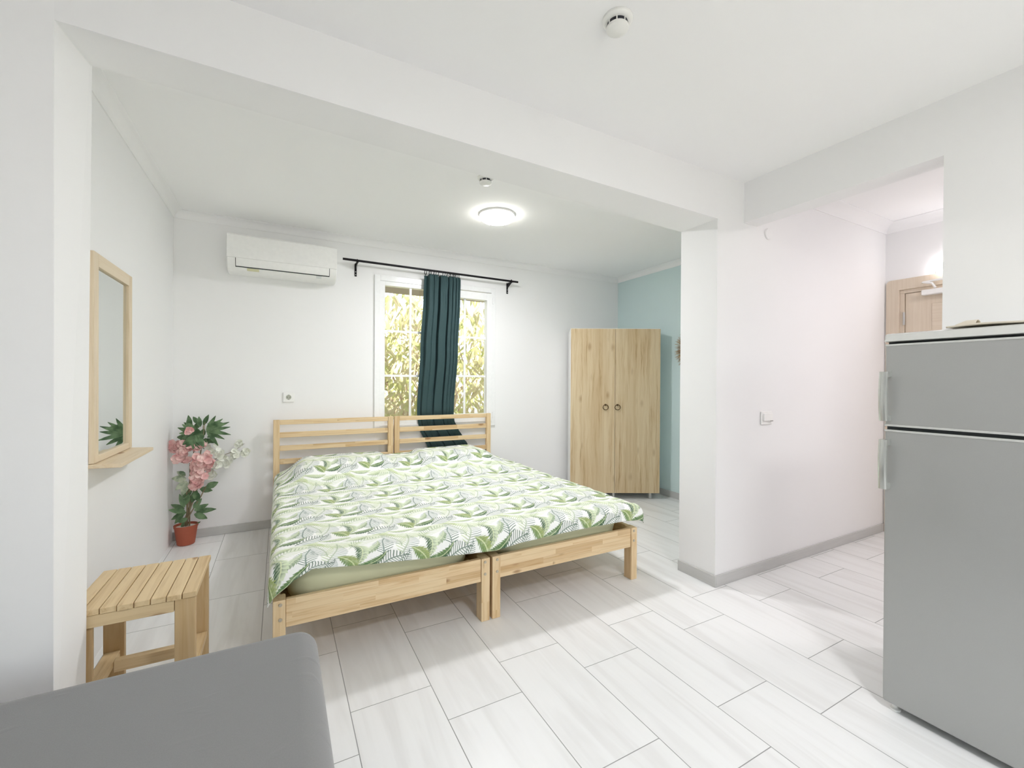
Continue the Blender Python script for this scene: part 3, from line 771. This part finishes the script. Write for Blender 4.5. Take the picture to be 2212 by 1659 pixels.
def build_duvet():
    hem = [(-.06, .325), (-.03, .332), (.03, .375), (.053, .395), (.122, .428), (.338, .403), (.614, .380), (.82, .362), (.966, .352), (1.10, .366), (1.366, .374), (1.6, .378), (1.815, .374), (1.93, .362), (2.0, .36)]
    def hemz(x):
        for i in range(len(hem)-1):
            if hem[i][0] <= x <= hem[i+1][0]:
                f = (x-hem[i][0])/(hem[i+1][0]-hem[i][0]); return hem[i][1]*(1-f) + hem[i+1][1]*f
        return hem[0][1] if x < 0 else hem[-1][1]
    def sm(a, b, x):
        t = max(0, min(1, (x-a)/(b-a))); return t*t*(3-2*t)
    x0a, x1a = .02, 1.90           # inner edges of flat top
    def edge(tt, r):
        if tt <= 0: return tt, 0.0
        q = tt/r
        if q < PI/2: return r*math.sin(q), r*(1-math.cos(q))
        return r + (tt-r*PI/2)*.10, r + (tt-r*PI/2)
    nu, nv = 230, 250
    SL, SR, SF = .16, .085, .12
    Y0, Y1 = 2.0, 3.915
    uvs = []
    def fn(u, v):
        s = -SL + u*(x1a-x0a+SL+SR); w = -SF + v*(Y1-Y0+SF)
        uvs.append((s+.16, w+.14))
        y = Y0 + w; dzy = 0.0
        xx = x0a + s; dzx = 0.0
        L, R_ = -s, s-(x1a-x0a)
        if L > 0: o_, dzx = edge(L, .055); xx = x0a - o_
        elif R_ > 0:
            o_, dzx = edge(R_, .055); xx = x1a + o_
        xn = max(0, min(1, (xx-x0a)/(x1a-x0a)))
        top = .462 + .010*noise.noise(Vector((xx*2.6, y*1.9, 0))) + .004*noise.noise(Vector((xx*5.0, y*13.0, 3)))
        # pillows under the head end
        pe = max(sm(-.02, .20, xx)*(1-sm(.74, .93, xx))*.96, sm(.86, 1.10, xx)*(1-sm(1.56, 1.90, xx))*1.0, .78*sm(.05, .25, xx)*(1-sm(1.55, 1.85, xx)))
        top += .138*sm(3.22, 3.62, y)*pe*(1 - .25*sm(3.82, 3.93, y))
        if -w > 0:
            o2, d2 = edge(-w, .05)
            y = Y0 - o2*.95
            full = top - hemz(xx)
            dmax = edge(SF, .05)[1]
            dzy = d2/dmax*full
        z = top - max(dzx, dzy) - .38*min(dzx, dzy)
        if -w > 0 and L > 0: y += .02*min(1, L/.1)
        if -w > 0 and R_ > 0: xx += .015
        # head side corner sags over the pillow edge
        z = max(z, .30)
        wob = .006*noise.noise(Vector((xx*3, y*7, z*5)))
        return (xx + (wob if L > 0 else 0), y, z + .003*noise.noise(Vector((xx*4, y*22, 9))))
    mb = MB().grid(fn, nu, nv)
    o = solo('duvet', mb, M_DUVET, (.96, 2.9, .45), 'white duvet printed with green palm leaves spread over both beds', 'duvet', smooth=True)
    uvl = o.data.uv_layers.new(name='UVMap')
    for lp in o.data.loops: uvl.data[lp.index].uv = uvs[lp.vertex_index]
    md = o.modifiers.new('solid', 'SOLIDIFY'); md.thickness = .006; md.offset = -1
build_duvet()

# ------------------------------------------------------------------ stool
def build_stool():
    x0, x1, y0, y1, zt = -.607, -.257, 1.885, 2.245, .450
    t = thing('stool', ((x0+x1)/2, (y0+y1)/2, 0), 'low slatted pine stool beside the left wall, in front of the potted flowers', 'stool')
    n = 8; w = (x1-x0)/n
    for i in range(n):
        part('seat_slat', B(x0+i*w+.0012, x0+(i+1)*w-.0012, y0-.004+(.003 if i % 3 else 0), y1+.003, zt-.020, zt), T_Y, t, bevel=.0025)
    lx = [(x0+.008, x0+.030), (x1-.064, x1-.008)]
    for (a, b, c) in ((x0+.006, x0+.066, .020), (x1-.066, x1-.006, .006)):
        part('leg', B(a, b, y0+c, y0+.034, .0005, zt-.021), T_Z, t, bevel=.003)
    for (a, b) in ((x0+.008, x0+.072), (x1-.068, x1-.006)):
        part('leg', B(a, b, y1-.032, y1-.008, .0005, zt-.021), T_Z, t, bevel=.003)
    part('apron', B(x0+.006, x1-.067, y0+.004, y0+.019, zt-.062, zt-.021), T_X, t, bevel=.002)
    part('apron', B(x0+.073, x1-.069, y1-.028, y1-.012, zt-.062, zt-.021), T_X, t, bevel=.002)
    for (a, b) in ((x0+.012, x0+.060), (x1-.062, x1-.010)):
        part('stretcher', B(a, b, y0+.035, y1-.033, .118, .142), T_Y, t, bevel=.002)
    part('stretcher', B(x0+.061, x1-.063, y1-.115, y1-.085, .100, .142), T_X, t, bevel=.002)
build_stool()

# ------------------------------------------------------------------ wardrobe (local: x across the doors, y away from the viewer)
def build_wardrobe():
    ang = math.atan2(-.472, .881)
    t = thing('wardrobe', (2.626, 3.619, 0), 'white corner wardrobe with two oak-look doors beside the sage green wall', 'wardrobe', rotz=ang)
    Wd, z0, z1 = .922, .068, 1.752
    body = [(0, .019), (Wd, .019), (Wd+.022, .30), (.672, .80), (.035, .463)]
    part('cabinet', MB().prism(body, 2, z0, z1+.006), M_WPLAS, t, local=True, bevel=.001)
    ms = Wd*.495
    for a, b, hx in ((.003, ms-.0015, .358), (ms+.0015, Wd-.003, .480)):
        d = part('door', B(a, b, 0, .018, z0, z1), M_OAK, t, local=True, bevel=.0012)
        m = MB().tube([(hx, -.001, .972), (hx, -.014, .972)], [.010, .0065], 12)
        m.ring((hx, -.014, .948), .027, .0036, (0.0, 1, .10), 28, 8)
        part('ring_handle', m, flat('aged_bronze', (96, 76, 50), .4, .8), d, local=True, label='aged bronze ring pull')
    for x, y in ((.838, .055), (.06, .055), (.46, .06), (.66, .70), (.09, .42)):
        part('leg', MB().lathe([(0, 0), (.018, 0), (.018, .01), (.016, .012), (.016, z0-.001), (0, z0-.001)], (x, y, .0005), n=20), M_STEEL, t, local=True, smooth=False)
build_wardrobe()

# ------------------------------------------------------------------ raffia disc on the teal wall
def build_raffia():
    c = Vector((XR-.02, 2.955, 1.535)); t = thing('raffia_wall_hanging', c, 'round fringed raffia wall hanging on the sage green wall, half hidden by the pillar', 'wall decoration')
    part('woven_center', MB().lathe([(0, 0), (.095, 0), (.10, -.006), (.095, -.014), (0, -.016)], tuple(c + Vector((.018, 0, 0))), (1, 0, 0), 40), M_RAFF, t)
    m = MB(); rr = random.Random(3)
    for k in range(620):
        a = rr.uniform(0, 2*PI); R = rr.uniform(.14, .195); d = Vector((rr.uniform(-.30, .05), math.cos(a), math.sin(a)))
        s = c + Vector((.004, math.cos(a)*.09, math.sin(a)*.09)); e = s + Vector((max(-.05, -.25*(R-.09)), math.cos(a)*(R-.09), math.sin(a)*(R-.09))) + Vector((0, rr.uniform(-.012, .012), rr.uniform(-.012, .012)))
        m.tube([s, (s+e)/2 + Vector((rr.uniform(-.004, .004),)*3), e], [.0016, .0016, .0008], 3, False)
    part('fringe', m, M_RAFF, t)
build_raffia()

# ------------------------------------------------------------------ fridge
def build_fridge():
    X0, Y1, Y0 = 1.975, .757, .205; XB = 2.505
    t = thing('refrigerator', (X0+.26, .48, 0), 'silver grey two-door refrigerator at the right edge against the white wall', 'refrigerator')
    part('cabinet', B(X0+.058, XB, Y0+.004, Y1-.006, .045, 1.352), M_FRIDGE, t, bevel=.004)
    def door(z0, z1, hz0, hz1):
        m = MB().box(X0, X0+.052, Y0, Y1, z0, z1)
        d = part('door', m, M_FRIDGE, t, bevel=.006, seg=3)
        for q in ((z0-.001, z1-.0065) if z0 > 1 else (z1-.0065,)): part('door_edge_trim', MB().box(X0-.0022, X0+.05, Y0+.002, Y1+.0015, q, q+.0075), M_FTRIM, d, bevel=.002)
        # bowed bar handle at the edge
        def bar(u, v):
            z = hz0 + (hz1-hz0)*v; bow = .007*math.sin(PI*v)
            th = 2*PI*u; c, s_ = math.cos(th), math.sin(th)
            e = 4.0; k = (abs(c)**e + abs(s_)**e)**(-1/e)
            w2 = .0125
            return (X0-.030-bow + k*c*.0075, Y1-.008 + k*s_*w2, z)
        h = MB().grid(bar, 20, 24)
        n0 = len(h.v)
        h.f.append(tuple(range(20))); h.f.append(tuple(reversed(range(24*21, 24*21+20))))
        h.box(X0-.030, X0-.0005, Y1-.019, Y1+.003, hz0, hz0+.020).box(X0-.030, X0-.0005, Y1-.019, Y1+.003, hz1-.020, hz1)
        part('handle', h, M_FHAND, d, smooth=False, bevel=.0015)
        return d
    door(1.0465, 1.346, 1.066, 1.246); door(.030, 1.0325, .818, .998)
    part('door_gasket', B(X0+.012, X0+.058, Y0+.02, Y1-.003, 1.033, 1.046), M_DARK, t); part('door_gasket', B(X0+.02, X0+.058, Y0+.02, Y1-.003, 1.3475, 1.355), M_DARK, t)
    lid = [(X0+.012, 1.3555), (X0-.006, 1.3565), (X0+.006, 1.383), (X0+.02, 1.387), (XB, 1.387), (XB, 1.353), (X0+.059, 1.353)]
    part('top_lid', MB().prism(lid, 1, Y0, Y1+.002), M_FTRIM, t, bevel=.002)
    part('kickplate', B(X0+.060, XB-.01, Y0+.02, Y1-.02, .012, .044), M_DARK, t)
    for x, y in ((X0+.03, Y1-.028), (X0+.03, Y0+.035), (XB-.06, Y1-.035), (XB-.06, Y0+.035)):
        part('foot', MB().lathe([(0, 0), (.016, 0), (.016, .006), (.009, .01), (.009, .0255), (0, .0255)], (x, y, .0005), n=16), M_WPLAS2, t)
build_fridge()
# mat with a curled end on top of the fridge
def build_mat():
    z = 1.3885
    def strip(u, v):   # u along Y (away from the hall), v across X
        y = .600 - u*.42; x = 2.000 + v*.20
        return (x, y, z + .006 + .003*math.sin(u*9)*(1-.3*v) + .002*math.sin(v*5+u*3))
    t = thing('rolled_mat', (2.1, .42, z), 'thin beige mat with one end curled over, lying on top of the refrigerator', 'mat')
    part('mat_sheet', MB().grid(strip, 60, 12), M_MAT, t, smooth=True, solid=.006)
    def curl(u, v):     # half tube lying along the fridge edge, open towards the viewer's right
        a = PI*(u*1.12 - .06); rr_ = .017*(.35 + .65*min(1, v*2.2))
        return (2.045 - .026*math.cos(a)*(.6+.4*v), .586 - .052*v, z + .010 + rr_*math.sin(a))
    part('curled_end', MB().grid(curl, 22, 10), M_MAT, t, smooth=True, solid=.003)
build_mat()

# ------------------------------------------------------------------ sofa
def build_sofa():
    t = thing('sofa', (-.85, 1.0, 0), 'grey fabric sofa in the foreground at the lower left', 'sofa')
    x0, x1, y0, y1 = -1.86, .103, .56, 1.478
    part('seat_cushion', B(x0, x1, y0, y1, .20, .452), M_SOFA, t, bevel=.060, seg=8)
    part('base', B(x0+.03, x1-.04, y0+.03, y1-.04, .10, .199), M_SOFA, t, bevel=.01)
    for x in (x0+.12, x1-.12):
        for y in (y0+.12, y1-.12):
            part('leg', MB().lathe([(0, 0), (.020, 0), (.026, .099), (0, .099)], (x, y, .0005), n=16), M_BLACK, t, smooth=False)
build_sofa()

# ------------------------------------------------------------------ potted silk flowers
def pos(px, py, Y=3.90):
    """point seen at photo pixel, at a given distance plane Y"""
    d = r2*((px-1106)/934.2) - u2*((py-829.5)/934.2) + fw
    k = Y/d.y; return Vector((d.x*k, Y, 1.2 + d.z*k))
def build_plant():
    cx, cy = -.602, 3.918; rr = random.Random(11)
    t = thing('potted_flowers', (cx, cy, 0), 'terracotta pot of pink and white silk flowers with green leaves in the left corner', 'potted plant')
    part('pot', MB().lathe([(0, 0), (.050, 0), (.054, .004), (.0705, .126), (.0735, .127), (.0745, .142), (.070, .143), (.067, .125), (0, .122)], (cx, cy, .0005), n=44), M_POT, t, smooth=False)
    part('pebbles', MB().lathe([(0, .129), (.03, .130), (.066, .1265), (.066, .1225), (0, .1225)], (cx, cy, .0005), n=36), M_PEBB, t)
    m = MB()
    base = [Vector((cx+rr.uniform(-.025, .025), cy+rr.uniform(-.02, .02), .13)) for _ in range(7)]
    tops = [pos(410, 1000), pos(420, 960), pos(440, 915), pos(436, 1010), pos(400, 1040), pos(445, 1050), pos(452, 990)]
    for b, e in zip(base, tops):
        mid = (b+e)/2 + Vector((rr.uniform(-.015, .015), 0, 0)); m.tube([b, (b+mid)/2, mid, (mid+e)/2 + Vector((.004, 0, 0)), e], [.0052, .005, .0045, .004, .003], 7)
    m.tube([pos(450, 1000, 3.88), pos(478, 985, 3.90), pos(505, 975, 3.93), pos(528, 958, 3.95)], [.003, .0025, .002, .0015], 6)
    m.tube([pos(434, 962, 3.84), pos(440, 935, 3.84), pos(443, 912, 3.85)], [.003, .003, .002], 6)
    part('stems', m, M_STEM, t, smooth=True)
    # leaves
    g = MB(); ge = MB()
    def lf(px, py, ang, L, w, Y=3.88, mbb=None, tilt=0.0):
        a = math.radians(ang); o_ = pos(px, py, Y); d = Vector((math.cos(a), tilt, math.sin(a)))
        (mbb or g).leaf(o_, d, Vector((rr.uniform(-.3, .3), -1, rr.uniform(-.1, .5))), L, w, rr.uniform(.05, .25))
    # crown: fanned palm-like blades
    for ang in (62, 42, 24, 8, -12, -34, -56): lf(446, 930, ang, rr.uniform(.12, .155), .030, 3.84, tilt=-.15)
    for ang in (160, 178, 140, 205, 225, 120, 250): lf(424, 935, ang, rr.uniform(.08, .12), .038, 3.85, tilt=-.2)
    for ang in (-100, -75, -125, -60, -140): lf(424, 940, ang, .10, .045, 3.83, tilt=-.25)
    for px, py, ang, L in ((432, 922, 95, .075), (420, 924, 150, .075), (440, 918, 70, .08), (428, 915, 120, .06), (412, 922, 100, .085), (448, 916, 5, .10), (444, 948, -30, .07), (448, 945, 30, .09)):
        lf(px, py, ang, L, .032, 3.86)
    for _ in range(22): lf(rr.uniform(402, 446), rr.uniform(925, 958), rr.uniform(0, 360), rr.uniform(.05, .09), .038, rr.uniform(3.83, 3.93))
    # variegated leaves right of the stem and lower down
    for px, py, ang, L, w in ((402, 1035, 170, .085, .05), (404, 1040, 215, .09, .045), (405, 1042, 250, .10, .045), (400, 1028, 140, .06, .04)):
        lf(px, py, ang, L, w, 3.86, ge)
    for px, py, ang, L, w in ((446, 1052, 20, .075, .05), (432, 1055, -20, .08, .045), (425, 1060, 250, .09, .045), (415, 1058, 220, .08, .05), (408, 1068, 250, .09, .04), (420, 1062, 290, .08, .045),
                              (398, 1100, 150, .09, .035), (400, 1104, 170, .10, .04), (402, 1106, 205, .10, .04), (396, 1112, 225, .08, .035), (398, 1096, 105, .10, .035),
                              (420, 1103, 25, .09, .04), (424, 1106, 5, .12, .04), (420, 1110, -30, .09, .045), (418, 1098, 55, .08, .04), (412, 1090, 80, .09, .035),
                              (405, 1120, 200, .06, .035), (398, 1128, 240, .04, .02), (424, 1132, 30, .03, .012)):
        lf(px, py, ang, L, w, rr.uniform(3.85, 3.92))
    part('foliage', g, M_LEAF, t, smooth=True); part('variegated_foliage', ge, M_LEAFE, t, smooth=True, label='pale-edged leaves')
    # petals: little cupped four-petal florets clustered together
    def floret(mbb, c, r):
        ax = Vector((rr.uniform(-.7, .7), -1, rr.uniform(-.3, .9))).normalized(); a = ax.orthogonal().normalized(); b = ax.cross(a)
        ph = rr.uniform(0, PI)
        for k in range(5):
            th = ph + k*2*PI/5; d = a*math.cos(th) + b*math.sin(th)
            base_ = len(mbb.v); side = ax.cross(d); L = r*rr.uniform(.85, 1.1)
            rows = []
            for i, (tt, w_) in enumerate(((.05, .15), (.4, .62), (.75, .80), (1.0, .45))):
                for q in (-1, 0, 1):
                    mbb.v.append(tuple(c + d*(L*tt) + side*(q*w_*L*.62) + ax*(L*(.10 + .32*tt*tt + (.12 if q else 0) + rr.uniform(-.04, .04)))))
            for i in range(3):
                for q in range(2):
                    z_ = base_+i*3+q; mbb.f.append((z_, z_+1, z_+4, z_+3))
    def cluster(name, mat, blobs, nper, rad, lab=None):
        for (px, py, R, Y) in blobs:
            mbb = MB(); c0 = pos(px, py, Y)
            Rm = R/934.2*3.2
            for _ in range(int(nper)):
                v_ = Vector((rr.gauss(0, 1), rr.gauss(0, 1), rr.gauss(0, 1))).normalized()*Rm*rr.uniform(.35, .95)
                v_.y = -abs(v_.y)*.8; floret(mbb, c0+v_, rad*rr.uniform(.8, 1.15))
            part(name, mbb, mat, t, smooth=True, label=lab)
    cluster('pink_blossom', M_PINK, [(400, 968, 19, 3.86), (379, 964, 10, 3.90), (390, 990, 14, 3.87), (440, 990, 20, 3.84), (430, 962, 10, 3.85), (428, 1008, 16, 3.84), (448, 1004, 13, 3.85), (432, 1030, 15, 3.84), (422, 1045, 10, 3.85)], 17, .026)
    cluster('white_blossom', M_WPET, [(458, 972, 14, 3.88), (476, 982, 13, 3.90), (488, 996, 12, 3.92), (470, 1006, 11, 3.89), (508, 982, 10, 3.94), (530, 977, 7, 3.96), (515, 958, 6, 3.95), (458, 1025, 9, 3.93)], 8, .024)
    cluster('cream_blossom', M_PINK, [(414, 930, 8, 3.82)], 5, .022)
build_plant()

# ------------------------------------------------------------------ hedge seen through the window
def build_hedge():
    rr = random.Random(5); m = MB(); w = MB(); sp = MB()
    for _ in range(9000):
        x = rr.uniform(-.3, 6.2); y = rr.uniform(5.6, 7.0); z = rr.uniform(.0, 3.3)
        if z > 2.15 + .9*noise.noise(Vector((x*1.2, y, 0))) + .6: continue
        if noise.noise(Vector((x*2.3, y*2.0, z*2.3))) < -.22: continue
        a = rr.uniform(-2.6, -.5); d = Vector((math.cos(a), rr.uniform(-.5, .3), math.sin(a)*.8))
        m.leaf((x, y, z), d, Vector((rr.uniform(-.6, .6), -1, rr.uniform(0, 1.2))), rr.uniform(.12, .26), rr.uniform(.035, .06), rr.uniform(.1, .4), 3)
    for _ in range(70):
        x = rr.uniform(0, 5.8); y = rr.uniform(5.9, 6.6); p = [Vector((x, y, 0))]
        for k in range(5): p.append(p[-1] + Vector((rr.uniform(-.25, .25), rr.uniform(-.08, .08), rr.uniform(.3, .6))))
        w.tube(p, [.02, .018, .015, .012, .008, .004], 6)
    t = NT('sunlit_hedge_leaf'); x, y, z = t.geopos(); n = t.noise(t.vec(x, y, z), 3.0, 2); n2 = t.noise(t.vec(x, y, z), 14.0, 2)
    c = t.mix(t.smooth(n, .35, .65), lin((194, 186, 150)), lin((172, 178, 112))); c = t.mix(t.smooth(n2, .45, .7, 0, .75), c, lin((200, 184, 160)))
    t.set(c, .45, spec=.5)
    tl = t.node('ShaderNodeBsdfTranslucent'); t.t.links.new(c, tl.inputs[0]); mx = t.node('ShaderNodeMixShader'); mx.inputs[0].default_value = .4
    t.t.links.new(t.b.outputs[0], mx.inputs[1]); t.t.links.new(tl.outputs[0], mx.inputs[2]); t.t.links.new(mx.outputs[0], t.out.inputs[0])
    h = thing('hedge', (3, 6.2, -.1), 'sunlit leafy hedge outside the window', 'hedge')
    part('branches', w, flat('pale_bark', (178, 158, 132), .8), h, smooth=True)
    f = part('leaves', m, t.m, h, smooth=True); f['kind'] = 'stuff'
build_hedge()
